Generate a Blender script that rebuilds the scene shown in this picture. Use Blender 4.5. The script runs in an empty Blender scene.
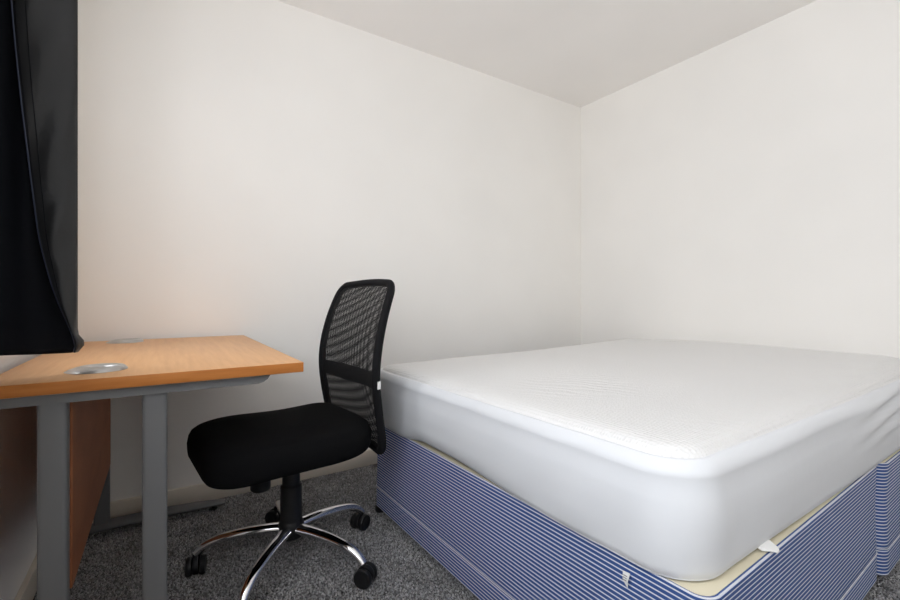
import bpy, bmesh, math, random
import numpy as np
from mathutils import Vector, Matrix
random.seed(7); rng = np.random.default_rng(7)
PI = math.pi
scene = bpy.context.scene
COL = scene.collection

# ------------------------------------------------------------------ camera
cam_d = bpy.data.cameras.new('camera'); cam = bpy.data.objects.new('camera', cam_d); COL.objects.link(cam)
cam_d.sensor_width = 36.0; cam_d.lens = 439.15 / 900 * 36.0
cam_d.shift_y = -2.06 / 900; cam_d.clip_start = 0.02
cam.location = (0, 0, 0.9); cam.rotation_euler = (PI / 2, 0, -math.radians(33.307))
scene.camera = cam

# ------------------------------------------------------------------ sky, daylight, exposure
world = bpy.data.worlds.new('world'); scene.world = world; world.use_nodes = True
bg = world.node_tree.nodes['Background']
bg.inputs[0].default_value = (0.91, 0.945, 1.0, 1); bg.inputs[1].default_value = 6.0
vs = scene.view_settings
vs.view_transform = 'Standard'; vs.look = 'None'; vs.gamma = 1.0; vs.use_curve_mapping = False
vs.exposure = 0.15
# window opening in the wall on the left (x = WX), a portal guides the sky light through it
WX = -0.335; WY0, WY1, WZ0, WZ1 = -1.05, 1.58, 0.92, 2.12
pd = bpy.data.lights.new('window_daylight_portal', 'AREA'); pd.shape = 'RECTANGLE'
pd.size = WZ1 - WZ0; pd.size_y = WY1 - WY0; pd.cycles.is_portal = True
po = bpy.data.objects.new('window_daylight_portal', pd); COL.objects.link(po)
po.location = (WX - 0.20, (WY0 + WY1) / 2, (WZ0 + WZ1) / 2); po.rotation_euler = (0, -PI / 2, 0)
scene.cycles.max_bounces = 16; scene.cycles.diffuse_bounces = 10
scene.cycles.transparent_max_bounces = 16
scene.cycles.caustics_reflective = False; scene.cycles.caustics_refractive = False

# ------------------------------------------------------------------ materials
def mat(name, col, rough=0.6, metal=0.0, spec=0.5):
    m = bpy.data.materials.new(name); m.use_nodes = True
    b = m.node_tree.nodes['Principled BSDF']
    b.inputs['Base Color'].default_value = (*col, 1); b.inputs['Roughness'].default_value = rough
    b.inputs['Metallic'].default_value = metal; b.inputs['Specular IOR Level'].default_value = spec
    return m, m.node_tree, b
def node(nt, typ, **kw):
    n = nt.nodes.new(typ)
    for k, v in kw.items():
        if k in n.inputs: n.inputs[k].default_value = v
        else: setattr(n, k, v)
    return n
def coords(nt, scale=(1, 1, 1), out='Object'):
    tc = nt.nodes.new('ShaderNodeTexCoord'); mp = nt.nodes.new('ShaderNodeMapping')
    mp.inputs['Scale'].default_value = scale
    nt.links.new(tc.outputs[out], mp.inputs[0]); return mp.outputs[0]
def noise(nt, vec, scale, detail=3.0, rough=0.5):
    n = node(nt, 'ShaderNodeTexNoise'); n.inputs['Scale'].default_value = scale
    n.inputs['Detail'].default_value = detail; n.inputs['Roughness'].default_value = rough
    nt.links.new(vec, n.inputs['Vector']); return n.outputs['Fac']
def ramp(nt, fac, stops):
    r = nt.nodes.new('ShaderNodeValToRGB')
    while len(r.color_ramp.elements) < len(stops): r.color_ramp.elements.new(0.5)
    for e, (p, c) in zip(r.color_ramp.elements, stops): e.position = p; e.color = (*c, 1)
    nt.links.new(fac, r.inputs[0]); return r.outputs[0]
def bump(nt, bsdf, h, strength=0.3, dist=0.002):
    b = nt.nodes.new('ShaderNodeBump'); b.inputs['Strength'].default_value = strength
    b.inputs['Distance'].default_value = dist
    nt.links.new(h, b.inputs['Height']); nt.links.new(b.outputs[0], bsdf.inputs['Normal'])

M = {}
def plaster(key, c, k=0.02):
    m, nt, b = mat(key, c, 0.85, spec=0.2); v = coords(nt)
    n = noise(nt, v, 1.7, 2)
    nt.links.new(ramp(nt, n, [(0.3, tuple(x * (1 - k) for x in c)), (0.7, tuple(min(1, x * (1 + k)) for x in c))]), b.inputs['Base Color'])
    bump(nt, b, noise(nt, v, 260, 3), 0.06, 0.001); M[key] = m
plaster('wall_paint', (0.905, 0.885, 0.850))
plaster('ceiling_paint', (0.915, 0.890, 0.865))
m, nt, b = mat('skirting_gloss', (0.80, 0.73, 0.62), 0.35); bump(nt, b, noise(nt, coords(nt), 30, 2), 0.05, 0.001); M['skirting'] = m
m, nt, b = mat('carpet_back', (0.10, 0.097, 0.095), 0.95, spec=0.1)
v = coords(nt); n = noise(nt, v, 190, 4, 0.7)
nt.links.new(ramp(nt, n, [(0.33, (0.035, 0.033, 0.032)), (0.52, (0.115, 0.112, 0.112)), (0.70, (0.33, 0.325, 0.325))]), b.inputs['Base Color'])
bump(nt, b, n, 0.8, 0.004); M['carpet'] = m
m, nt, b = mat('carpet_tuft', (0.1, 0.1, 0.1), 0.95, spec=0.1)
at = node(nt, 'ShaderNodeAttribute'); at.attribute_name = 'tuft'
big = noise(nt, coords(nt), 9, 2)
mx = node(nt, 'ShaderNodeMix', data_type='RGBA', blend_type='MULTIPLY'); mx.inputs[0].default_value = 1.0
nt.links.new(at.outputs['Color'], mx.inputs[6]); nt.links.new(ramp(nt, big, [(0.3, (0.82, 0.82, 0.82)), (0.7, (1.1, 1.1, 1.1))]), mx.inputs[7])
nt.links.new(mx.outputs[2], b.inputs['Base Color']); M['tuft'] = m

def wood(key, axis_scale, c0, c1, c2, rough=0.42, spec=0.4):
    m, nt, b = mat(key, c1, rough, spec=spec); v = coords(nt, axis_scale)
    n = noise(nt, v, 14, 5, 0.6)
    nt.links.new(ramp(nt, n, [(0.3, c0), (0.5, c1), (0.72, c2)]), b.inputs['Base Color'])
    bump(nt, b, noise(nt, v, 60, 3), 0.05, 0.0005); M[key] = m
wood('beech', (5, 0.35, 5), (0.66, 0.355, 0.160), (0.71, 0.395, 0.183), (0.76, 0.435, 0.205))
wood('beech_edge', (0.35, 0.35, 5), (0.40, 0.135, 0.028), (0.46, 0.165, 0.036), (0.52, 0.20, 0.05), 0.5, 0.25)
wood('beech_panel_shaded', (5, 0.35, 0.9), (0.27, 0.095, 0.042), (0.32, 0.118, 0.052), (0.37, 0.14, 0.062), 0.55, 0.25)  # redder board, with the shade under the desk darkened into its colour
m, nt, b = mat('grey_powder_coat', (0.150, 0.152, 0.155), 0.5, 0.15); bump(nt, b, noise(nt, coords(nt), 700, 2), 0.12, 0.0004); M['steel'] = m
m, nt, b = mat('silver_plastic', (0.50, 0.49, 0.475), 0.30, 0.65); bump(nt, b, noise(nt, coords(nt), 300, 2), 0.03, 0.0004); M['silver'] = m
m, nt, b = mat('hole_shade_black', (0.01, 0.01, 0.01), 0.8); M['void'] = m
m, nt, b = mat('chrome', (0.86, 0.86, 0.88), 0.07, 1.0); bump(nt, b, noise(nt, coords(nt), 40, 2), 0.02, 0.0006); M['chrome'] = m
m, nt, b = mat('black_plastic', (0.012, 0.012, 0.013), 0.42, spec=0.35); bump(nt, b, noise(nt, coords(nt), 500, 2), 0.08, 0.0004); M['plastic'] = m
m, nt, b = mat('black_seat_fabric', (0.006, 0.006, 0.0065), 0.95, spec=0.08)
v = coords(nt); bump(nt, b, noise(nt, v, 900, 3), 0.5, 0.0008); M['seat'] = m
m, nt, b = mat('black_frame_fabric', (0.006, 0.006, 0.007), 0.8, spec=0.2); bump(nt, b, noise(nt, coords(nt), 800, 2), 0.3, 0.0006); M['binding'] = m
# open weave: holes between crossing yarns, taken along the panel's own UVs
def net(key, per, open_):
    m, nt, b = mat(key, (0.010, 0.010, 0.011), 0.7, spec=0.25)
    uv = node(nt, 'ShaderNodeUVMap'); uv.uv_map = 'UVMap'
    sp = node(nt, 'ShaderNodeSeparateXYZ'); nt.links.new(uv.outputs[0], sp.inputs[0])
    res = []
    for ax in (0, 1):
        mu = node(nt, 'ShaderNodeMath', operation='MULTIPLY'); mu.inputs[1].default_value = 2 * PI / per
        nt.links.new(sp.outputs[ax], mu.inputs[0])
        si = node(nt, 'ShaderNodeMath', operation='SINE'); nt.links.new(mu.outputs[0], si.inputs[0])
        ss = node(nt, 'ShaderNodeMapRange'); ss.interpolation_type = 'SMOOTHSTEP'
        ss.inputs['From Min'].default_value = open_ - 0.25; ss.inputs['From Max'].default_value = open_ + 0.25
        nt.links.new(si.outputs[0], ss.inputs['Value']); res.append(ss.outputs[0])
    pr = node(nt, 'ShaderNodeMath', operation='MULTIPLY'); nt.links.new(res[0], pr.inputs[0]); nt.links.new(res[1], pr.inputs[1])
    inv = node(nt, 'ShaderNodeMath', operation='SUBTRACT'); inv.inputs[0].default_value = 1.0; nt.links.new(pr.outputs[0], inv.inputs[1])
    nt.links.new(inv.outputs[0], b.inputs['Alpha']); M[key] = m
net('mesh_front', 0.0046, -0.17); net('mesh_rear', 0.0054, -0.17)
m, nt, b = mat('white_tag', (0.82, 0.82, 0.80), 0.7); bump(nt, b, noise(nt, coords(nt), 900, 2), 0.2, 0.0004); M['tag'] = m
m, nt, b = mat('tag_ink', (0.30, 0.30, 0.31), 0.8); M['ink'] = m
# striped ticking: thin white lines on blue, 10 mm apart
def ticking(key, axis=2, per=0.0102, ph=0.0):
    m, nt, b = mat(key, (0.1, 0.15, 0.4), 0.62, spec=0.3)
    tc = nt.nodes.new('ShaderNodeTexCoord'); sp = nt.nodes.new('ShaderNodeSeparateXYZ'); nt.links.new(tc.outputs['Object'], sp.inputs[0])
    a = node(nt, 'ShaderNodeMath', operation='MULTIPLY_ADD'); a.inputs[1].default_value = 1 / per; a.inputs[2].default_value = 50.0 + ph
    nt.links.new(sp.outputs[axis], a.inputs[0])
    f = node(nt, 'ShaderNodeMath', operation='FRACT'); nt.links.new(a.outputs[0], f.inputs[0])
    B = (0.043, 0.098, 0.300); W = (0.78, 0.80, 0.86)
    c = ramp(nt, f.outputs[0], [(0.0, B), (0.60, B), (0.68, W), (0.88, W), (0.96, B)])
    nt.links.new(c, b.inputs['Base Color'])
    v = coords(nt, (1, 1, 1)); bump(nt, b, noise(nt, v, 1200, 2), 0.15, 0.0004); M[key] = m
ticking('ticking')
m, nt, b = mat('cream_platform', (0.72, 0.66, 0.50), 0.9, spec=0.1); bump(nt, b, noise(nt, coords(nt), 600, 2), 0.3, 0.0006); M['cream'] = m
m, nt, b = mat('piping_white', (0.66, 0.67, 0.72), 0.7); bump(nt, b, noise(nt, coords(nt), 700, 2), 0.3, 0.0006); M['piping'] = m
def sheet(key, cells, col):
    m, nt, b = mat(key, col, 0.7, spec=0.2)
    b.inputs['Sheen Weight'].default_value = 0.1
    if cells:
        # embossed honeycomb knit, with slack ripples gathering here and there
        mp = coords(nt, (1, 1.5, 1)); vo = node(nt, 'ShaderNodeTexVoronoi'); vo.inputs['Scale'].default_value = 95; vo.inputs['Randomness'].default_value = 0.25
        nt.links.new(mp, vo.inputs['Vector'])
        wv = node(nt, 'ShaderNodeTexWave', bands_direction='DIAGONAL'); wv.inputs['Scale'].default_value = 9.0
        wv.inputs['Distortion'].default_value = 6.0; wv.inputs['Detail'].default_value = 1.5; wv.inputs['Detail Scale'].default_value = 1.2
        nt.links.new(coords(nt, (1.6, 0.9, 1)), wv.inputs['Vector'])
        msk = ramp(nt, noise(nt, coords(nt), 2.2, 1), [(0.42, (0, 0, 0)), (0.66, (1, 1, 1))])
        mm = node(nt, 'ShaderNodeMath', operation='MULTIPLY'); nt.links.new(wv.outputs['Fac'], mm.inputs[0]); nt.links.new(msk, mm.inputs[1])
        ad = node(nt, 'ShaderNodeMath', operation='MULTIPLY_ADD'); ad.inputs[1].default_value = 0.55; nt.links.new(mm.outputs[0], ad.inputs[0]); nt.links.new(vo.outputs['Distance'], ad.inputs[2])
        bump(nt, b, ad.outputs[0], 0.85, 0.004)
    else:
        bump(nt, b, noise(nt, coords(nt, (1, 1, 0.5)), 40, 3), 0.12, 0.002)
    M[key] = m
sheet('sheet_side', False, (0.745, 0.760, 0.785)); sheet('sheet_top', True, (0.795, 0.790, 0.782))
m, nt, b = mat('mattress_ticking', (0.70, 0.66, 0.58), 0.8); bump(nt, b, noise(nt, coords(nt), 500, 2), 0.2, 0.0006); M['core'] = m
m, nt, b = mat('curtain_face', (0.006, 0.007, 0.010), 0.8, spec=0.15); bump(nt, b, noise(nt, coords(nt, (1, 1, 0.4)), 28, 3), 0.25, 0.004); M['curtain'] = m
m, nt, b = mat('curtain_satin_lining', (0.018, 0.0185, 0.020), 0.45, spec=0.4); bump(nt, b, noise(nt, coords(nt, (1, 1, 0.6)), 16, 3), 0.35, 0.006); M['lining'] = m
m, nt, b = mat('curtain_edge_navy', (0.045, 0.055, 0.10), 0.6); bump(nt, b, noise(nt, coords(nt), 500, 2), 0.2, 0.0006); M['navy'] = m
m, nt, b = mat('white_upvc', (0.82, 0.82, 0.82), 0.3); bump(nt, b, noise(nt, coords(nt), 20, 2), 0.02, 0.0006); M['upvc'] = m
m = bpy.data.materials.new('window_glass'); m.use_nodes = True; nt = m.node_tree; nt.nodes.clear()
o_ = nt.nodes.new('ShaderNodeOutputMaterial'); t_ = nt.nodes.new('ShaderNodeBsdfTransparent'); g_ = nt.nodes.new('ShaderNodeBsdfGlossy')
g_.inputs['Roughness'].default_value = 0.02; x_ = nt.nodes.new('ShaderNodeMixShader'); x_.inputs[0].default_value = 0.06
nt.links.new(t_.outputs[0], x_.inputs[1]); nt.links.new(g_.outputs[0], x_.inputs[2]); nt.links.new(x_.outputs[0], o_.inputs[0]); M['glass'] = m

# ------------------------------------------------------------------ mesh helpers
def link(name, me, mats, parent=None, loc=(0, 0, 0), rz=0.0):
    o = bpy.data.objects.new(name, me); COL.objects.link(o)
    for k in (mats if isinstance(mats, (list, tuple)) else [mats]): me.materials.append(M[k])
    o.parent = parent; o.location = loc; o.rotation_euler = (0, 0, rz)
    return o
def from_bm(name, bm, mats, parent=None, loc=(0, 0, 0), smooth=False, angle=40):
    bmesh.ops.recalc_face_normals(bm, faces=bm.faces)
    me = bpy.data.meshes.new(name); bm.to_mesh(me); bm.free()
    if smooth:
        me.polygons.foreach_set('use_smooth', [True] * len(me.polygons)); me.set_sharp_from_angle(angle=math.radians(angle))
    return link(name, me, mats, parent, loc)
def empty(name, loc=(0, 0, 0), rz=0.0):
    o = bpy.data.objects.new(name, None); COL.objects.link(o); o.location = loc; o.rotation_euler = (0, 0, rz)
    o.empty_display_size = 0.1; return o
def tag(o, label, cat, group=None, kind=None):
    o['label'] = label; o['category'] = cat
    if group: o['group'] = group
    if kind: o['kind'] = kind
    return o
def box(bm, lo, hi, bevel=0.0, seg=2):
    r = bmesh.ops.create_cube(bm, size=1.0); vs_ = r['verts']
    for v_ in vs_:
        v_.co = Vector([(lo[i] + hi[i]) / 2 + v_.co[i] * (hi[i] - lo[i]) for i in range(3)])
    if bevel > 0:
        es = {e for v_ in vs_ for e in v_.link_edges}
        bmesh.ops.bevel(bm, geom=list(es), offset=bevel, segments=seg, affect='EDGES', profile=0.5)
def box_obj(name, lo, hi, mats, parent=None, bevel=0.0, seg=2):
    bm = bmesh.new(); box(bm, lo, hi, bevel, seg); return from_bm(name, bm, mats, parent, smooth=bevel > 0)
def lathe(bm, prof, seg=32, mtx=Matrix.Identity(4)):
    rings = []
    for r, z in prof:
        rings.append([bm.verts.new(mtx @ Vector((r * math.cos(2 * PI * k / seg), r * math.sin(2 * PI * k / seg), z))) for k in range(seg)])
    for a, b_ in zip(rings, rings[1:]):
        for k in range(seg): bm.faces.new((a[k], a[(k + 1) % seg], b_[(k + 1) % seg], b_[k]))
    if prof[0][0] > 1e-5: bm.faces.new(rings[0][::-1])
    if prof[-1][0] > 1e-5: bm.faces.new(rings[-1])
def tube(bm, pts, rads, seg=14, closed=False, up=(0, 0, 1)):
    """swept tube; rads: float, list, or list of (a, b) half axes"""
    pts = [Vector(p) for p in pts]; n = len(pts); rings = []
    for i, p in enumerate(pts):
        if closed: t = pts[(i + 1) % n] - pts[i - 1]
        else: t = pts[min(i + 1, n - 1)] - pts[max(i - 1, 0)]
        t.normalize(); u = Vector(up); s = t.cross(u)
        if s.length < 1e-4: s = t.cross(Vector((1, 0, 0)))
        s.normalize(); w = s.cross(t).normalized()
        r = rads[i] if isinstance(rads, (list, tuple)) else rads
        a, b_ = r if isinstance(r, (list, tuple)) else (r, r)
        rings.append([bm.verts.new(p + s * a * math.cos(2 * PI * k / seg) + w * b_ * math.sin(2 * PI * k / seg)) for k in range(seg)])
    m_ = n if closed else n - 1
    for i in range(m_):
        a, b_ = rings[i], rings[(i + 1) % n]
        for k in range(seg): bm.faces.new((a[k], a[(k + 1) % seg], b_[(k + 1) % seg], b_[k]))
    if not closed: bm.faces.new(rings[0][::-1]); bm.faces.new(rings[-1])
def rrect(x0, y0, x1, y1, r, n=12, per=40):
    """counter-clockwise rounded rectangle, dense along the sides"""
    P = []
    for cx, cy, a0, nx, ny in ((x1 - r, y0 + r, -PI / 2, x1, y1 - r), (x1 - r, y1 - r, 0, x0 + r, y1), (x0 + r, y1 - r, PI / 2, x0, y0 + r), (x0 + r, y0 + r, PI, x1 - r, y0)):
        for k in range(n + 1):
            a = a0 + PI / 2 * k / n; P.append((cx + r * math.cos(a), cy + r * math.sin(a)))
        px, py = P[-1]
        for k in range(1, per): P.append((px + (nx - px) * k / per, py + (ny - py) * k / per))
    return P
rrect0 = rrect
def normals2(P):
    n = len(P); N = []
    for i in range(n):
        tx, ty = P[(i + 1) % n][0] - P[i - 1][0], P[(i + 1) % n][1] - P[i - 1][1]; l = math.hypot(tx, ty)
        N.append((ty / l, -tx / l))
    return N
def catmull(P, sub=8):
    out = []; n = len(P); P = [Vector(p) for p in P]
    for i in range(n - 1):
        p0, p1, p2, p3 = P[max(i - 1, 0)], P[i], P[i + 1], P[min(i + 2, n - 1)]
        for k in range(sub):
            t = k / sub
            out.append(0.5 * (2 * p1 + (p2 - p0) * t + (2 * p0 - 5 * p1 + 4 * p2 - p3) * t * t + (3 * p1 - p0 - 3 * p2 + p3) * t ** 3))
    out.append(P[-1]); return out
def smst(a, b_, x):
    t = min(1, max(0, (x - a) / (b_ - a))); return t * t * (3 - 2 * t)
def interp(x, xs, ys): return float(np.interp(x, xs, ys))

# ------------------------------------------------------------------ the room
RX0, RX1, RY0, RY1, RZ = WX, 2.640, -1.35, 2.225, 2.334
def struct(o): o['kind'] = 'structure'; return o
struct(box_obj('floor', (RX0 - .2, RY0 - .2, -0.10), (RX1 + .2, RY1 + .2, 0.0), 'carpet'))
struct(box_obj('ceiling', (RX0 - .2, RY0 - .2, RZ), (RX1 + .2, RY1 + .2, RZ + .1), 'ceiling_paint'))
struct(box_obj('wall_back', (RX0 - .2, RY1, 0), (RX1 + .2, RY1 + .2, RZ), 'wall_paint'))
struct(box_obj('wall_right', (RX1, RY0, 0), (RX1 + .2, RY1, RZ), 'wall_paint'))
struct(box_obj('wall_front', (RX0 - .2, RY0 - .2, 0), (RX1 + .2, RY0, RZ), 'wall_paint'))
bm = bmesh.new()
for lo, hi in (((RX0 - .2, RY0, 0), (RX0, RY1, WZ0)), ((RX0 - .2, RY0, WZ1), (RX0, RY1, RZ)),
               ((RX0 - .2, RY0, WZ0), (RX0, WY0, WZ1)), ((RX0 - .2, WY1, WZ0), (RX0, RY1, WZ1))): box(bm, lo, hi)
struct(from_bm('wall_left', bm, 'wall_paint'))
def skirting(name, lo, hi): return struct(box_obj(name, lo, hi, 'skirting', None, 0.004))
skirting('baseboard_back', (RX0, RY1 - .016, 0), (RX1, RY1, .082))
skirting('baseboard_right', (RX1 - .016, RY0, 0), (RX1, RY1 - .016, .082))
skirting('baseboard_left', (RX0, RY0, 0), (RX0 + .016, RY1 - .016, .082))
skirting('baseboard_front', (RX0 + .016, RY0, 0), (RX1 - .016, RY0 + .016, .082))
# window: white frame, mullion, two panes, inner sill
wn = struct(empty('window_1', (WX - .12, (WY0 + WY1) / 2, WZ0)))
wn.location = (0, 0, 0)
bm = bmesh.new(); xa, xb = WX - .15, WX - .09
box(bm, (xa, WY0, WZ0), (xb, WY1, WZ0 + .05), .004); box(bm, (xa, WY0, WZ1 - .05), (xb, WY1, WZ1), .004)
box(bm, (xa, WY0, WZ0 + .05), (xb, WY0 + .05, WZ1 - .05), .004); box(bm, (xa, WY1 - .05, WZ0 + .05), (xb, WY1, WZ1 - .05), .004)
from_bm('window_frame', bm, 'upvc', wn, smooth=True)
ymid = (WY0 + WY1) / 2
box_obj('mullion', (xa, ymid - .03, WZ0 + .05), (xb, ymid + .03, WZ1 - .05), 'upvc', wn, .004)
for ya, yb in ((WY0 + .05, ymid - .03), (ymid + .03, WY1 - .05)):
    box_obj('pane', (WX - .122, ya, WZ0 + .05), (WX - .118, yb, WZ1 - .05), 'glass', wn)
box_obj('window_sill', (WX - .089, WY0, WZ0 - .0), (WX + .015, WY1, WZ0 + .022), 'upvc', wn, .004)

# carpet pile: cut tufts of mixed greys over the floor the camera can see
def pile(x0, x1, y0, y1, sp):
    gx, gy = np.meshgrid(np.arange(x0, x1, sp), np.arange(y0, y1, sp)); n = gx.size
    c = np.stack([gx.ravel() + rng.normal(0, sp * .3, n), gy.ravel() + rng.normal(0, sp * .3, n)], 1)
    keep = (c[:, 0] > x0) & (c[:, 0] < x1) & (c[:, 1] > y0) & (c[:, 1] < y1); c = c[keep]; n = len(c)
    a0 = rng.uniform(0, 2 * PI, n); r = sp * rng.uniform(.45, .8, n); h = rng.uniform(.003, .0075, n)
    V = np.zeros((n, 4, 3))
    for k in range(3):
        V[:, k, 0] = c[:, 0] + r * np.cos(a0 + k * 2 * PI / 3); V[:, k, 1] = c[:, 1] + r * np.sin(a0 + k * 2 * PI / 3)
    V[:, 3, :2] = c + rng.normal(0, sp * .35, (n, 2)); V[:, 3, 2] = h
    g = np.clip(rng.normal(0.31, 0.085, n), .04, .48)
    hi_ = rng.random(n) < 0.10; g[hi_] = rng.uniform(.38, .55, hi_.sum())
    return V, g
parts = [pile(RX0 + .016, 0.95, 0.95, RY1 - .016, .0062), pile(1.4, 2.2, 0.12, 0.52, .0062), pile(.62, 1.0, .62, .95, .0062),
         pile(RX0 + .016, .62, RY0 + .016, .95, .0085), pile(.62, .95, RY0 + .016, .62, .0085), pile(.95, 1.4, RY0 + .016, .52, .0085), pile(1.4, 2.2, RY0 + .016, .12, .0085), pile(2.2, RX1 - .016, RY0 + .016, .52, .0085)]
V = np.concatenate([p[0] for p in parts]); G = np.concatenate([p[1] for p in parts]); n = len(V)
base = (np.arange(n) * 4)[:, None]
F = np.stack([base + np.array([[0, 1, 3]]), base + np.array([[1, 2, 3]]), base + np.array([[2, 0, 3]])], 1).reshape(-1, 3)
me = bpy.data.meshes.new('carpet_pile'); me.from_pydata(V.reshape(-1, 3).tolist(), [], F.tolist())
ca = me.color_attributes.new('tuft', 'FLOAT_COLOR', 'POINT')
g4 = np.repeat(G, 4); tint = np.repeat(rng.normal(0, .012, n), 4)
ca.data.foreach_set('color', np.stack([g4 * (1.0 + tint), g4 * .985, g4 * (.985 - tint), np.ones_like(g4)], 1).ravel().astype(np.float32))
cp_ = link('carpet_pile', me, 'tuft', bpy.data.objects['floor']); cp_['kind'] = 'stuff'; cp_['label'] = 'speckled grey short carpet pile'

# ------------------------------------------------------------------ bed: two divan halves, mattress, fitted protector
BED = dict(x0=0.772, x1=2.605, y0=0.388, y1=1.725, th=math.radians(1.0)); BZ0, BZ1 = 0.032, 0.382
SPLIT = 1.862 - BED['x0']     # along the bed
bed_origin = (BED['x0'], BED['y0'], 0)
L = BED['x1'] - BED['x0']; Wd = BED['y1'] - BED['y0']
def divan(x0, x1, y0, y1, label, shear=0.0):
    def rrect(a, b_, c, d, *k):      # the foot half is not quite square
        return [(x, y + (x - x1) * shear * (1 - smst(.1, .9, y))) for x, y in rrect0(a, b_, c, d, *k)]
    t = empty('divan_base', bed_origin, BED['th'])
    # striped body: rounded vertical corners, slight slack in the fabric
    P = rrect(x0, y0, x1, y1, 0.035, 6, 24); N = normals2(P); bm = bmesh.new(); rings = []
    zs = [BZ0, BZ0 + .004, .06, .10, .112, .1165, .121, .14, .20, .27, .33, .365, BZ1]
    for z in zs:
        ins = {BZ0: .006, .1165: .0022, .112: .0, .121: .001}.get(z, 0.0) + (0.0035 * math.sin((z - .12) / .262 * PI) if z > .121 else 0)
        rings.append([bm.verts.new((p[0] - n_[0] * ins, p[1] - n_[1] * ins, z)) for p, n_ in zip(P, N)])
    for a, b_ in zip(rings, rings[1:]):
        for k in range(len(P)): bm.faces.new((a[k], a[(k + 1) % len(P)], b_[(k + 1) % len(P)], b_[k]))
    bm.faces.new(rings[0][::-1]); bm.faces.new(rings[-1])
    from_bm('body', bm, 'ticking', t, smooth=True)
    # cream platform cloth on top, set inside the piping
    bm = bmesh.new(); Q = rrect(x0 + .0085, y0 + .0085, x1 - .0085, y1 - .0085, .03, 6, 10)
    a = [bm.verts.new((x, y, BZ1 - .002)) for x, y in Q]; b_ = [bm.verts.new((x, y, BZ1 + .0012)) for x, y in Q]
    for k in range(len(Q)): bm.faces.new((a[k], a[(k + 1) % len(Q)], b_[(k + 1) % len(Q)], b_[k]))
    bm.faces.new(b_); from_bm('platform_cloth', bm, 'cream', t)
    bm = bmesh.new(); Q = rrect(x0 + .003, y0 + .003, x1 - .003, y1 - .003, .033, 8, 12)
    tube(bm, [(x, y, BZ1 - .0005) for x, y in Q], .0026, 8, True); from_bm('piping', bm, 'piping', t, smooth=True)
    bm = bmesh.new(); Q = rrect(x0 - .0005, y0 - .0005, x1 + .0005, y1 + .0005, .035, 6, 12)
    tube(bm, [(x, y, .117) for x, y in Q], .0013, 6, True); from_bm('seam_cord', bm, 'piping', t, smooth=True)
    for fx in (x0 + .024, x1 - .05):
        for fy in (y0 + .05, y1 - .012):
            bm = bmesh.new(); lathe(bm, [(.010, 0.0), (.019, 0.0), (.022, .006), (.022, .022), (.015, .026), (.015, BZ0 + .004)], 20)
            from_bm('castor_foot', bm, 'plastic', t, (fx, fy, 0), True)
    tag(t, label, 'bed base', 'two halves of the divan bed base'); return t
divan(0, SPLIT, 0, Wd, 'blue and white striped divan base half under the foot of the mattress', .011)
divan(SPLIT + .004, L, -.013, Wd - .013, 'blue and white striped divan base half beside the right wall')

def bump_gauss(x, c, w): return math.exp(-((x - c) / w) ** 2)
MX0, MX1, MY0, MY1 = -0.012, L + .015, 0.010, 1.375
MZ = BZ1 + .003
def hem_lift(x, y):      # the protector rides up a little along the foot end
    h = 0.0
    if x < .14: h += .010 * smst(.30, .80, y) * (1 - smst(.94, 1.08, y))
    if y < .2: h += .0015 + .0015 * math.sin(x * 5.0)
    return h
def puff(x, y):          # soft crown and slack of the top
    cx, cy = (x - MX0) / (MX1 - MX0), (y - MY0) / (MY1 - MY0)
    z = .011 * smst(0, .40, min(cx, 1 - cx)) * smst(0, .4, min(cy, 1 - cy)) + .008 + .040 * smst(.40, .98, cx) * smst(-.07, .09, cy) * (1 - .55 * smst(.55, 1, cy))
    z += .0018 * math.sin(7.1 * x + 3.0 * y) * math.sin(5.3 * y - 1.7 * x + 1)
    return z
def side_fold(x, y, z):
    w = 0.0
    if y < .12 and x > .4:      # long drag folds running along the near side
        s = x - .4
        w += .0078 * math.sin(z * 125 - s * 7.0 + .7 * math.sin(s * 4)) * smst(.30, .85, s) * smst(.44, .51, z) * (1 - .6 * smst(.575, .60, z))
    w += .0025 * math.sin(x * 11 + 1) * math.sin(y * 9 + 2)
    w += .0020 * math.sin(y * 31 + z * 22) if x < .12 else 0
    return w
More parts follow.
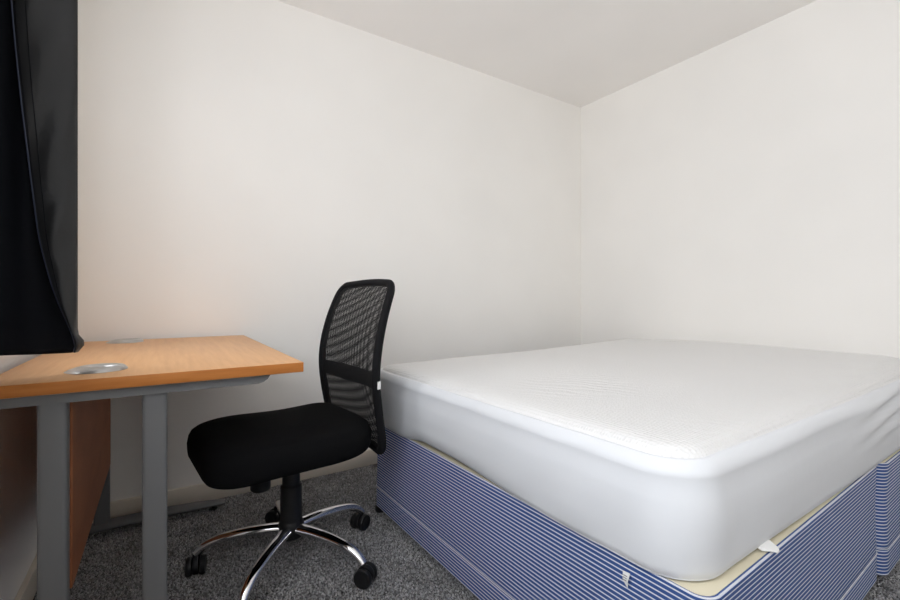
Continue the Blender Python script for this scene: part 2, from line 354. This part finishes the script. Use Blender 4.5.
def fitted(name, ins0, prof, mats, parent=None, crown=True, split_ring=None, lift=True):
    P = [(x, y - .0145 * max(x - .15, 0) * (1 - smst(.1, .9, y))) for x, y in rrect(MX0, MY0, MX1, MY1, .105, 18, 110)]; N = normals2(P); bm = bmesh.new(); rings = []
    for ins, z, wgt in prof:
        ring = []
        for (px, py), (nx, ny) in zip(P, N):
            i_ = ins + ins0
            x, y = px - nx * i_, py - ny * i_
            zz = z
            if lift and z < MZ + .06: zz = z + hem_lift(px, py) * (1 - (z - MZ) / .06)
            if z < MZ + .06 and px < .06:
                k_ = .021 * smst(.30, .80, py) * (1 - smst(.94, 1.08, py)) * max(0, 1 - (z - MZ) / .045) ** 2; x -= nx * k_; y -= ny * k_
            f_ = side_fold(px, py, z) * wgt if crown else 0
            x -= nx * f_; y -= ny * f_
            zz += (puff(x, y) if crown else .016 * 0) * smst(.56, .62, z) if z > .56 else 0
            ring.append(bm.verts.new((x, y, zz)))
        rings.append(ring)
    n_ = len(P); fs = []
    for j, (a, b_) in enumerate(zip(rings, rings[1:])):
        for k in range(n_):
            f = bm.faces.new((a[k], a[(k + 1) % n_], b_[(k + 1) % n_], b_[k]))
            if split_ring is not None and j >= split_ring: f.material_index = 1
    # top interior: shrink to the medial segment
    hy = (MY1 - MY0) / 2; cy = (MY0 + MY1) / 2; last = [v_.co.copy() for v_ in rings[-1]]; prev = rings[-1]; topz = prof[-1][1]; K = 46
    for j in range(1, K + 1):
        t = j / K; ring = []
        for c in last:
            tx = min(max(c.x, MX0 + hy), MX1 - hy); x = c.x + (tx - c.x) * t; y = c.y + (cy - c.y) * t
            ring.append(bm.verts.new((x, y, topz + (puff(x, y) if crown else 0))))
        for k in range(n_):
            f = bm.faces.new((prev[k], prev[(k + 1) % n_], ring[(k + 1) % n_], ring[k])); f.material_index = 1 if split_ring is not None else 0
        prev = ring
    bmesh.ops.remove_doubles(bm, verts=prev, dist=1e-4)      # the last ring closes on the centre line
    return bm, rings
# the mattress itself, just inside its protector
mt = empty('mattress', bed_origin, BED['th'])
bm, _ = fitted('core', .012, [(.035, MZ, 0), (.028, MZ + .012, 0), (.012, MZ + .045, 0), (0.0, MZ + .10, 0), (.0, .57, 0), (.03, .594, 0), (.07, .600, 0)], 'core', crown=False, lift=False)
bm.faces.new([v_ for v_ in _[0]][::-1]); from_bm('mattress_body', bm, 'core', mt, smooth=True)
tag(mt, 'cream mattress edge showing under the white protector on the divan base', 'mattress')
pr_ = empty('mattress_protector', bed_origin, BED['th'])
prof = [(.006, MZ + .002, 0), (.001, MZ + .006, .2), (-.001, MZ + .02, .6), (-.004, .43, 1), (-.0055, .45, 1), (-.006, .462, 1), (-.0065, .474, 1), (-.007, .486, 1), (-.007, .498, 1), (-.0065, .510, 1), (-.006, .522, 1), (-.005, .534, 1), (-.003, .545, 1), (-.0022, .556, .95), (-.0012, .565, .9), (-.0016, .5715, .9), (-.0016, .5765, .85), (.0012, .5815, .8),
        (.005, .5865, .7), (.010, .5910, .6), (.016, .5950, .5), (.021, .5965, .4), (.0245, .5945, .3), (.0275, .5945, .3), (.0305, .5990, .2), (.035, .6035, .2), (.042, .6070, .1), (.056, .6100, 0), (.080, .6120, 0)]
bm, rings = fitted('cover', 0, prof, None, crown=True, split_ring=next(i for i, p in enumerate(prof) if abs(p[0] - .0275) < 1e-6))
hem = [v_.co.copy() for v_ in rings[0]]
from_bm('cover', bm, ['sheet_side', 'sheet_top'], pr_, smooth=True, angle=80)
bm = bmesh.new(); tube(bm, hem[::2], .0022, 8, True); from_bm('elastic_hem', bm, 'sheet_side', pr_, smooth=True)
tag(pr_, 'white fitted mattress protector stretched over the double mattress', 'mattress cover')
# small folded tags
t1 = empty('fabric_tag', bed_origin, BED['th'])
bm = bmesh.new()
for pts in ([(-.003, .153, .358), (-.005, .136, .361), (-.010, .138, .346), (-.008, .150, .344)], [(-.008, .150, .344), (-.010, .138, .346), (-.009, .1385, .333), (-.007, .143, .336)]):
    a = [bm.verts.new(p) for p in pts]; c = [bm.verts.new((p[0] + .0015, p[1], p[2])) for p in pts]
    bm.faces.new(a); bm.faces.new(c[::-1])
    for k in range(4): bm.faces.new((a[k], c[k], c[(k + 1) % 4], a[(k + 1) % 4]))
from_bm('tag_body', bm, 'tag', t1)
bm = bmesh.new()
for k in range(3): box(bm, (-.0075 - .0016 * k, .1405, .3530 - .0035 * k), (-.0062 - .0016 * k, .1490, .3542 - .0035 * k))
from_bm('print', bm, 'ink', t1)
tag(t1, 'small white printed tag sewn to the striped foot end of the divan', 'tag')
t2 = empty('fabric_tag', bed_origin, BED['th'])
bm = bmesh.new()
for pts in ([(.262, .022, .398), (.292, .020, .398), (.286, -.008, .3875), (.262, -.010, .3865)], [(.262, -.010, .3865), (.286, -.008, .3875), (.280, -.014, .3850), (.266, -.015, .3845)], [(.262, .022, .398), (.262, -.010, .3865), (.246, .004, .3868), (.240, .016, .394)]):
    a = [bm.verts.new(p) for p in pts]; c = [bm.verts.new((p[0], p[1], p[2] + .0015)) for p in pts]
    bm.faces.new(a); bm.faces.new(c[::-1])
    for k in range(4): bm.faces.new((a[k], c[k], c[(k + 1) % 4], a[(k + 1) % 4]))
from_bm('tag_body', bm, 'tag', t2)
tag(t2, 'crumpled white tag poking out from under the mattress onto the cream platform', 'tag')

# ------------------------------------------------------------------ desk
DX0, DX1, DY0, DY1, DZ = -0.300, 0.313, 1.178, 2.190, 0.731
dk = empty('desk', ((DX0 + DX1) / 2, (DY0 + DY1) / 2, 0)); dox, doy = dk.location.x, dk.location.y
def D(lo): return (lo[0] - dox, lo[1] - doy, lo[2])
top = box_obj('desktop', D((DX0, DY0, DZ - .0255)), D((DX1, DY1, DZ)), ['beech', 'beech_edge'], dk, .0015, 2)
for p in top.data.polygons:
    if abs(p.normal.z) < .8: p.material_index = 1
box_obj('modesty_panel', D((-.179, DY0 + .066, .272)), D((-.161, DY1 - .095, DZ - .045)), 'beech_panel_shaded', dk, .001, 1)
def leg_frame(yc):
    # top rail with rounded front end
    bm = bmesh.new(); y0, y1 = yc - .026, yc + .026; z0, z1 = DZ - .0255 - .023, DZ - .0256
    xb = .236; xs = [-.285 + .0] ; sec = [(-.288, z1), (-.288, z0 + .012), (-.284, z0 + .004), (-.276, z0)]
    sec += [(xb - .030, z0), (xb - .018, z0 + .003), (xb - .008, z0 + .010), (xb, z1)]
    a = [bm.verts.new(D((x, y0, z))) for x, z in sec]; b_ = [bm.verts.new(D((x, y1, z))) for x, z in sec]
    bm.faces.new(a); bm.faces.new(b_[::-1])
    for k in range(len(sec)): bm.faces.new((a[k], b_[k], b_[(k + 1) % len(sec)], a[(k + 1) % len(sec)]))
    fr = from_bm('leg_frame', bm, 'steel', dk, smooth=True, angle=35)
    for xc in (-.1885, -.0125):
        P = rrect(xc - .0242, yc - .019, xc + .0242, yc + .019, .009, 5, 2); bm = bmesh.new()
        a = [bm.verts.new(D((x, y, .050))) for x, y in P]; b_ = [bm.verts.new(D((x, y, z0 + .002))) for x, y in P]
        for k in range(len(P)): bm.faces.new((a[k], a[(k + 1) % len(P)], b_[(k + 1) % len(P)], b_[k]))
        bm.faces.new(a[::-1]); bm.faces.new(b_); from_bm('upright', bm, 'steel', fr, smooth=True)
    # flattened foot, tapering to the front
    bm = bmesh.new(); pts = []; rr = []
    for x, z, a_, h_ in ((-.290, .026, .022, .009), (-.27, .030, .030, .014), (-.18, .036, .031, .018), (-.01, .036, .031, .018), (.12, .031, .029, .014), (.21, .025, .026, .009), (.228, .022, .018, .006)):
        pts.append(D((x, yc, z))); rr.append((a_, h_))
    tube(bm, pts, rr, 18); ft = from_bm('foot', bm, 'steel', fr, smooth=True)
    for x in (-.255, .185):
        bm = bmesh.new(); lathe(bm, [(.016, 0), (.017, .003), (.015, .008), (.005, .009), (.005, .022)], 16); from_bm('glide', bm, 'plastic', ft, D((x, yc, .0)), True)
    return fr
leg_frame(DY0 + .046); leg_frame(DY1 - .075)
def cable_port(x, y, rot):
    # shallow domed disc with a bite-shaped cable hole
    bm = bmesh.new(); n = 48; R = .059; hr = .025; hc = .024; rings = []
    for t in (0, .12, .3, .5, .7, .88, 1.0):
        ring = []
        for k in range(n):
            a = 2 * PI * k / n
            ix, iy = hc + hr * math.cos(a), hr * .58 * math.sin(a); ox, oy = R * math.cos(a), R * math.sin(a)
            px, py = ix + (ox - ix) * t, iy + (oy - iy) * t
            z = .0005 + .0115 * math.sin(PI * (0.10 + .90 * t) ** .8) ** .8 if 0 < t < 1 else (.0045 if t == 0 else .0005)
            ring.append(bm.verts.new((px, py, z)))
        rings.append(ring)
    inner = [bm.verts.new((v_.co.x, v_.co.y, .0006)) for v_ in rings[0]]; rings.insert(0, inner)
    for a, b_ in zip(rings, rings[1:]):
        for k in range(n): bm.faces.new((a[k], a[(k + 1) % n], b_[(k + 1) % n], b_[k]))
    o = from_bm('cable_port', bm, 'silver', dk, D((x, y, DZ)), True, 50); o.rotation_euler = (0, 0, rot)
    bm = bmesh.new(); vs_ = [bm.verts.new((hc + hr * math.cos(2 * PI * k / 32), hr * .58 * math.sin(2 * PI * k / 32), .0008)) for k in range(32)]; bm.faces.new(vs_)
    from_bm('hole_dark_disc', bm, 'void', o)  # flat black disc paints the darkness inside the hole
cable_port(-.126, DY0 + .135, -math.radians(33)); cable_port(-.116, DY1 - .105, -math.radians(33))
tag(dk, 'beech-topped office desk with grey metal twin-post legs against the wall', 'desk')

# ------------------------------------------------------------------ office chair
CH = (0.370, 1.550, 0); CR = math.radians(185.5)
ch = empty('office_chair', CH, CR); base_rot = math.radians(15) - CR
for k in range(5):
    a = base_rot + k * 2 * PI / 5; c, s = math.cos(a), math.sin(a)
    ctr = catmull([(.022, 0, .119), (.09, 0, .120), (.165, 0, .115), (.232, 0, .103), (.274, 0, .084), (.294, 0, .064)], 7)
    rr = []
    for p in ctr:
        t = (p.x - .022) / .27; rr.append((.0215 - .0070 * t, .0175 - .0045 * t))
    bm = bmesh.new(); tube(bm, [(p.x * c, p.x * s, p.z) for p in ctr], rr, 16)
    lg = from_bm('base_leg', bm, 'chrome', ch, smooth=True, angle=60)
    # castor: hood and two wheels, turned a little differently each
    cx, cy = .294 * c, .294 * s; sw = (0.4, -0.9, 1.3, 0.2, 2.2)[k]
    bm = bmesh.new(); R = Matrix.Rotation(PI / 2, 4, 'X')
    lathe(bm, [(.006, .050), (.010, .050), (.010, .064), (.006, .066)], 14)
    lathe(bm, [(.006, -.008), (.0270, -.008), (.0285, -.004), (.0285, .004), (.0270, .008), (.006, .008)], 24, Matrix.Translation((.008, 0, .033)) @ R)
    cs = from_bm('castor', bm, 'plastic', ch, (cx, cy, 0), True); cs.rotation_euler = (0, 0, sw)
    for sd in (-1, 1):
        bm = bmesh.new(); lathe(bm, [(.004, -.0095), (.021, -.0095), (.0275, -.007), (.0298, -.002), (.0298, .004), (.0275, .0085), (.019, .0100), (.015, .0080), (.004, .0080)], 28, Matrix.Translation((.008, sd * .0190, .0298)) @ (R if sd < 0 else R @ Matrix.Rotation(PI, 4, 'X')))
        from_bm('wheel', bm, 'plastic', cs, smooth=True)
bm = bmesh.new(); lathe(bm, [(.010, .084), (.030, .084), (.040, .092), (.042, .134), (.037, .142), (.0355, .150), (.0345, .262), (.029, .268), (.028, .345), (.02, .350)], 32)
from_bm('gas_column', bm, 'plastic', ch, smooth=True)
bm = bmesh.new(); box(bm, (-.11, -.06, .340), (.15, .06, .378), .010, 3); from_bm('tilt_mechanism', bm, 'plastic', ch, smooth=True)
bm = bmesh.new(); lathe(bm, [(.006, .292), (.026, .292), (.030, .297), (.030, .336), (.024, .341), (.012, .344), (.012, .366)], 24, Matrix.Translation((.112, .045, 0))); from_bm('tension_knob', bm, 'plastic', ch, smooth=True)
# seat cushion: rounded plan, waterfall front
P = rrect(-.225, -.235, .290, .235, .115, 12, 16); N = normals2(P); bm = bmesh.new(); rings = []
def seat_z(x, y, z):
    fr = smst(.12, .30, x); dome = .010 * (1 - (y / .24) ** 2) - .008 * math.exp(-((x + .02) / .14) ** 2)
    if z > .44: return z + dome - .010 * fr
    return z - .006 * fr + .010 * smst(-.05, -.2, x)
SP = [(.060, .378), (.026, .379), (.010, .385), (.002, .397), (0, .412), (-.001, .436), (.003, .456), (.011, .471), (.026, .481), (.05, .487), (.08, .490)]
for ins, z in SP: rings.append([bm.verts.new((p[0] - n_[0] * ins, p[1] - n_[1] * ins, seat_z(p[0], p[1], z))) for p, n_ in zip(P, N)])
for f in (.75, .5, .25, .08):
    rings.append([bm.verts.new(((v_.co.x - .05) * f + .05, v_.co.y * f, seat_z((v_.co.x - .05) * f + .05, v_.co.y * f, .490 + .004 * (1 - f)))) for v_ in rings[len(SP) - 1]])
for a, b_ in zip(rings, rings[1:]):
    for k in range(len(P)): bm.faces.new((a[k], a[(k + 1) % len(P)], b_[(k + 1) % len(P)], b_[k]))
bm.faces.new(rings[0][::-1]); bm.faces.new(rings[-1]); from_bm('seat', bm, 'seat', ch, smooth=True, angle=70)
# backrest: bound frame loop with S profile, two layers of net, lumbar bar, lower bracket
BZt, BZb = .952, .372
def back_x(z): return interp(z, [.36, .42, .50, .58, .64, .70, .78, .87, .965], [-.262, -.255, -.240, -.228, -.223, -.227, -.242, -.270, -.312])
def back_hw(z): return interp(z, [.36, .45, .60, .72, .85, .965], [.205, .215, .222, .224, .215, .198])
def bx_(z):  # smoothed
    return sum(back_x(z + d) for d in (-.04, -.02, 0, .02, .04)) / 5
def hw_(z): return sum(back_hw(z + d) for d in (-.04, -.02, 0, .02, .04)) / 5
def bpt(u, z, off=0.0):     # u in -1..1 across
    return (bx_(z) + .022 * u * u + off, u * hw_(z), z)
loop = []
rc = .045
def loop_pts():
    out = []
    zc0, zc1 = BZb + rc, BZt - rc
    for k in range(31): z = zc0 + (zc1 - zc0) * k / 30; out.append((1.0, z, 0))
    for k in range(1, 10): a = PI / 2 * k / 10; out.append((1.0, zc1 + rc * math.sin(a), rc * (1 - math.cos(a))))
    for k in range(21): out.append((1 - 2 * k / 20, BZt + .006 * math.sin(PI * k / 20), None))
    for k in range(1, 10): a = PI / 2 * (1 - k / 10); out.append((-1.0, zc1 + rc * math.sin(a), rc * (1 - math.cos(a))))
    for k in range(31): z = zc1 + (zc0 - zc1) * k / 30; out.append((-1.0, z, 0))
    for k in range(1, 10): a = PI / 2 * k / 10; out.append((-1.0, zc0 - rc * math.sin(a), rc * (1 - math.cos(a))))
    for k in range(21): out.append((-1 + 2 * k / 20, BZb, None))
    for k in range(1, 10): a = PI / 2 * (1 - k / 10); out.append((1.0, zc0 - rc * math.sin(a), rc * (1 - math.cos(a))))
    res = []
    for sgn, z, ins in out:
        if ins is None:
            hw = hw_(z) - rc; y = sgn * hw; u = y / hw_(z)
        else:
            y = sgn * (hw_(z) - ins); u = y / hw_(z)
        res.append(bpt(u, z))
    return res
LP_ = loop_pts()
bm = bmesh.new(); tube(bm, LP_, (.0150, .0115) if False else .0142, 14, True, up=(1, 0, 0)); from_bm('back_frame', bm, 'binding', ch, smooth=True)
def net_layer(name, key, off, bulge, rot=0.0):
    bm = bmesh.new(); uvl = bm.loops.layers.uv.new('UVMap'); nu, nz = 24, 40; grid = []; z0, z1 = BZb + .004, BZt
    for j in range(nz + 1):
        z = z0 + (z1 - z0) * j / nz; row = []
        cut = 0
        if z > BZt - rc: h = z - (BZt - rc); cut = rc - math.sqrt(max(rc * rc - h * h, 0))
        if z < BZb + rc: h = BZb + rc - z; cut = max(cut, rc - math.sqrt(max(rc * rc - h * h, 0)))
        for i in range(nu + 1):
            u = (-1 + 2 * i / nu) * (1 - cut / hw_(z)); p = bpt(u, z, off + bulge * (1 - u * u) * math.sin(PI * j / nz) ** .5)
            row.append((bm.verts.new(p), p))
        grid.append(row)
    arc = [0.0]
    for j in range(nz): arc.append(arc[-1] + (Vector(grid[j + 1][nu // 2][1]) - Vector(grid[j][nu // 2][1])).length)
    cr, sr = math.cos(rot), math.sin(rot)
    for j in range(nz):
        for i in range(nu):
            f = bm.faces.new([grid[j][i][0], grid[j][i + 1][0], grid[j + 1][i + 1][0], grid[j + 1][i][0]])
            for lp, (jj, ii) in zip(f.loops, ((j, i), (j, i + 1), (j + 1, i + 1), (j + 1, i))):
                y, a = grid[jj][ii][1][1], arc[jj]; lp[uvl].uv = (y * cr - a * sr, y * sr + a * cr)
    return from_bm(name, bm, key, ch, smooth=True)
net_layer('back_net', 'mesh_front', .008, .004, 0.0)
net_layer('back_net', 'mesh_rear', -.009, -.010, 0.07)
bm = bmesh.new(); a_ = []; nz = 8
for j in range(21):
    u = -1 + 2 * j / 20; row = []
    for k in range(12):
        an = 2 * PI * k / 12; zc = .616 + .006 * u * u
        p = bpt(u * .97, zc); row.append(bm.verts.new((p[0] - .006 + .006 * math.cos(an), p[1], zc + .029 * math.sin(an))))
    a_.append(row)
for r0, r1 in zip(a_, a_[1:]):
    for k in range(12): bm.faces.new((r0[k], r0[(k + 1) % 12], r1[(k + 1) % 12], r1[k]))
bm.faces.new(a_[0][::-1]); bm.faces.new(a_[-1]); from_bm('lumbar_bar', bm, 'binding', ch, smooth=True)
for sd in (-1, 1):
    bm = bmesh.new(); tube(bm, [(-.08, sd * .05, .375), (-.15, sd * .06, .375), (-.235, sd * .07, .378), (-.252, sd * .07, .40), (-.245, sd * .07, .45)], (.011), 10)
    from_bm('back_bracket', bm, 'plastic', ch, smooth=True)
p = bpt(1.0, .612); bm = bmesh.new(); box(bm, (-.006, 0, -.013), (.006, .0016, .013), .0004, 1)
o = from_bm('side_label', bm, 'tag', ch, (p[0] - .003, p[1] + .0128, p[2])); o['label'] = 'small white label on the side of the backrest'
tag(ch, 'black mesh-back swivel chair on a chrome five-star base by the desk', 'chair')

# ------------------------------------------------------------------ curtain, gathered beside the window
cu = empty('curtain', (WX + .08, 1.30, 0)); cox, coy = cu.location.x, cu.location.y
CZ0, CZ1 = .781, 2.20
YF = 1.275
def ratio(px): r = (px - 450) / 439.15; return (r * .8357 + .5491) / (-r * .5491 + .8357)
XF = YF * ratio(77)
def xf_(z): return XF + .0135 * math.exp(-((z - .800) / .014) ** 2)      # weighted bottom corner bulges out
# turned-back leading edge: its inner border drifts from deep (top) to the corner (bottom)
EPX = [(76, 346), (70, 330), (65, 320), (52, 290), (38, 240), (30, 180), (20, 100), (14, 45), (10, 0), (0, -200), (-4, -400)]
EZ = [.9 + (298 - py) * .94 / 439 for px, py in EPX]; EX = [(YF - .022) * ratio(px) for px, py in EPX]
def ex_(z): return sum(interp(z + d, EZ, EX) for d in (-.03, -.015, 0, .015, .03)) / 5
nzc = 110; zs = [CZ0 + (CZ1 - CZ0) * k / nzc for k in range(nzc + 1)]
def grid_mesh(name, rows, mats, parent, thick=.0016):
    bm = bmesh.new(); g = [[bm.verts.new((x - cox, y - coy, z)) for x, y, z in r] for r in rows]
    for r0, r1 in zip(g, g[1:]):
        for k in range(len(r0) - 1): bm.faces.new((r0[k], r0[k + 1], r1[k + 1], r1[k]))
    o = from_bm(name, bm, mats, parent, smooth=True, angle=80)
    md = o.modifiers.new('cloth_thickness', 'SOLIDIFY'); md.thickness = thick; md.offset = 0; return o
rows = []
for z in zs:
    t = (z - CZ0) / (CZ1 - CZ0); sag = .010 * (1 - smst(0, .035, t))
    w = .006 * math.sin(z * 5 + 1)
    X_ = xf_(z)
    ctl = [(X_ - .002, YF - .010), (X_ + .000, YF + .004), (X_ - .010, YF + .016), (-.20, YF + .012 + w), (-.235, YF - .010 - w), (-.27, YF - .004), (-.312, YF - .020),
           (-.322, YF - .045), (-.305, YF - .066), (-.284, YF - .080), (-.280, YF - .110), (-.300, YF - .135), (-.322, YF - .160), (-.305, YF - .190), (-.276, YF - .205), (-.272, YF - .235), (-.300, YF - .262), (-.322, YF - .29), (-.300, YF - .32), (-.258, YF - .335), (-.256, YF - .37), (-.310, YF - .40)]
    cc = catmull([(x, y, 0) for x, y in ctl], 6)
    rows.append([(p.x, p.y, z - .004 * smst(-.30, XF, p.x) * (1 - smst(0, .05, t)) + .007 * smst(XF - .012, XF + .012, p.x) * (1 - smst(0, .02, t))) for p in cc])
grid_mesh('curtain_panel', rows, 'curtain', cu)
rows = []; edge = []
for z in zs:
    X_ = xf_(z); e = min(ex_(z), X_ - .006); w = X_ - e; row = []
    for k in range(15):
        s = k / 14
        x = X_ + .001 - w * s; y = YF - .010 - .012 * math.sin(PI * s * .9) ** .7 - .006 * s + .003 * math.sin(z * 9 + s * 5) * s + .0022 * math.sin(z * 42 + s * 6 + 1.5 * math.sin(z * 7)) * math.sin(PI * s)
        row.append((x, y, z))
    rows.append(row); edge.append((row[-1][0] - cox, row[-1][1] - coy, z))
grid_mesh('turned_edge', rows, 'lining', cu)
bm = bmesh.new(); tube(bm, edge, .0016, 8, up=(0, 1, 0)); from_bm('edge_binding', bm, 'navy', cu, smooth=True)
st = [(r[-4][0] - cox, r[-4][1] - coy - .0014, r[-4][2]) for r in rows]
bm = bmesh.new(); tube(bm, st, .0007, 6, up=(0, 1, 0)); from_bm('stitch_line', bm, 'curtain', cu, smooth=True)
tag(cu, 'dark navy satin curtain hanging beside the window over the desk', 'curtain')
# pole the curtain hangs from
rod = empty('curtain_pole', (WX, 0, 2.225))
bm = bmesh.new(); tube(bm, [(.085, .70, 0), (.085, 2.16, 0)], .011, 16); from_bm('pole', bm, 'steel', rod, smooth=True)
for y in (.80, 2.10):
    bm = bmesh.new(); tube(bm, [(0, y, 0), (.085, y, 0)], .007, 12); from_bm('bracket', bm, 'steel', rod, smooth=True)
for y in (.69, 2.175):
    bm = bmesh.new(); lathe(bm, [(0.0001, -.02), (.014, -.015), (.02, 0), (.014, .015), (.0001, .02)], 16); from_bm('finial', bm, 'steel', rod, (.085, y, 0), True)
tag(rod, 'grey metal curtain pole above the window', 'curtain pole')
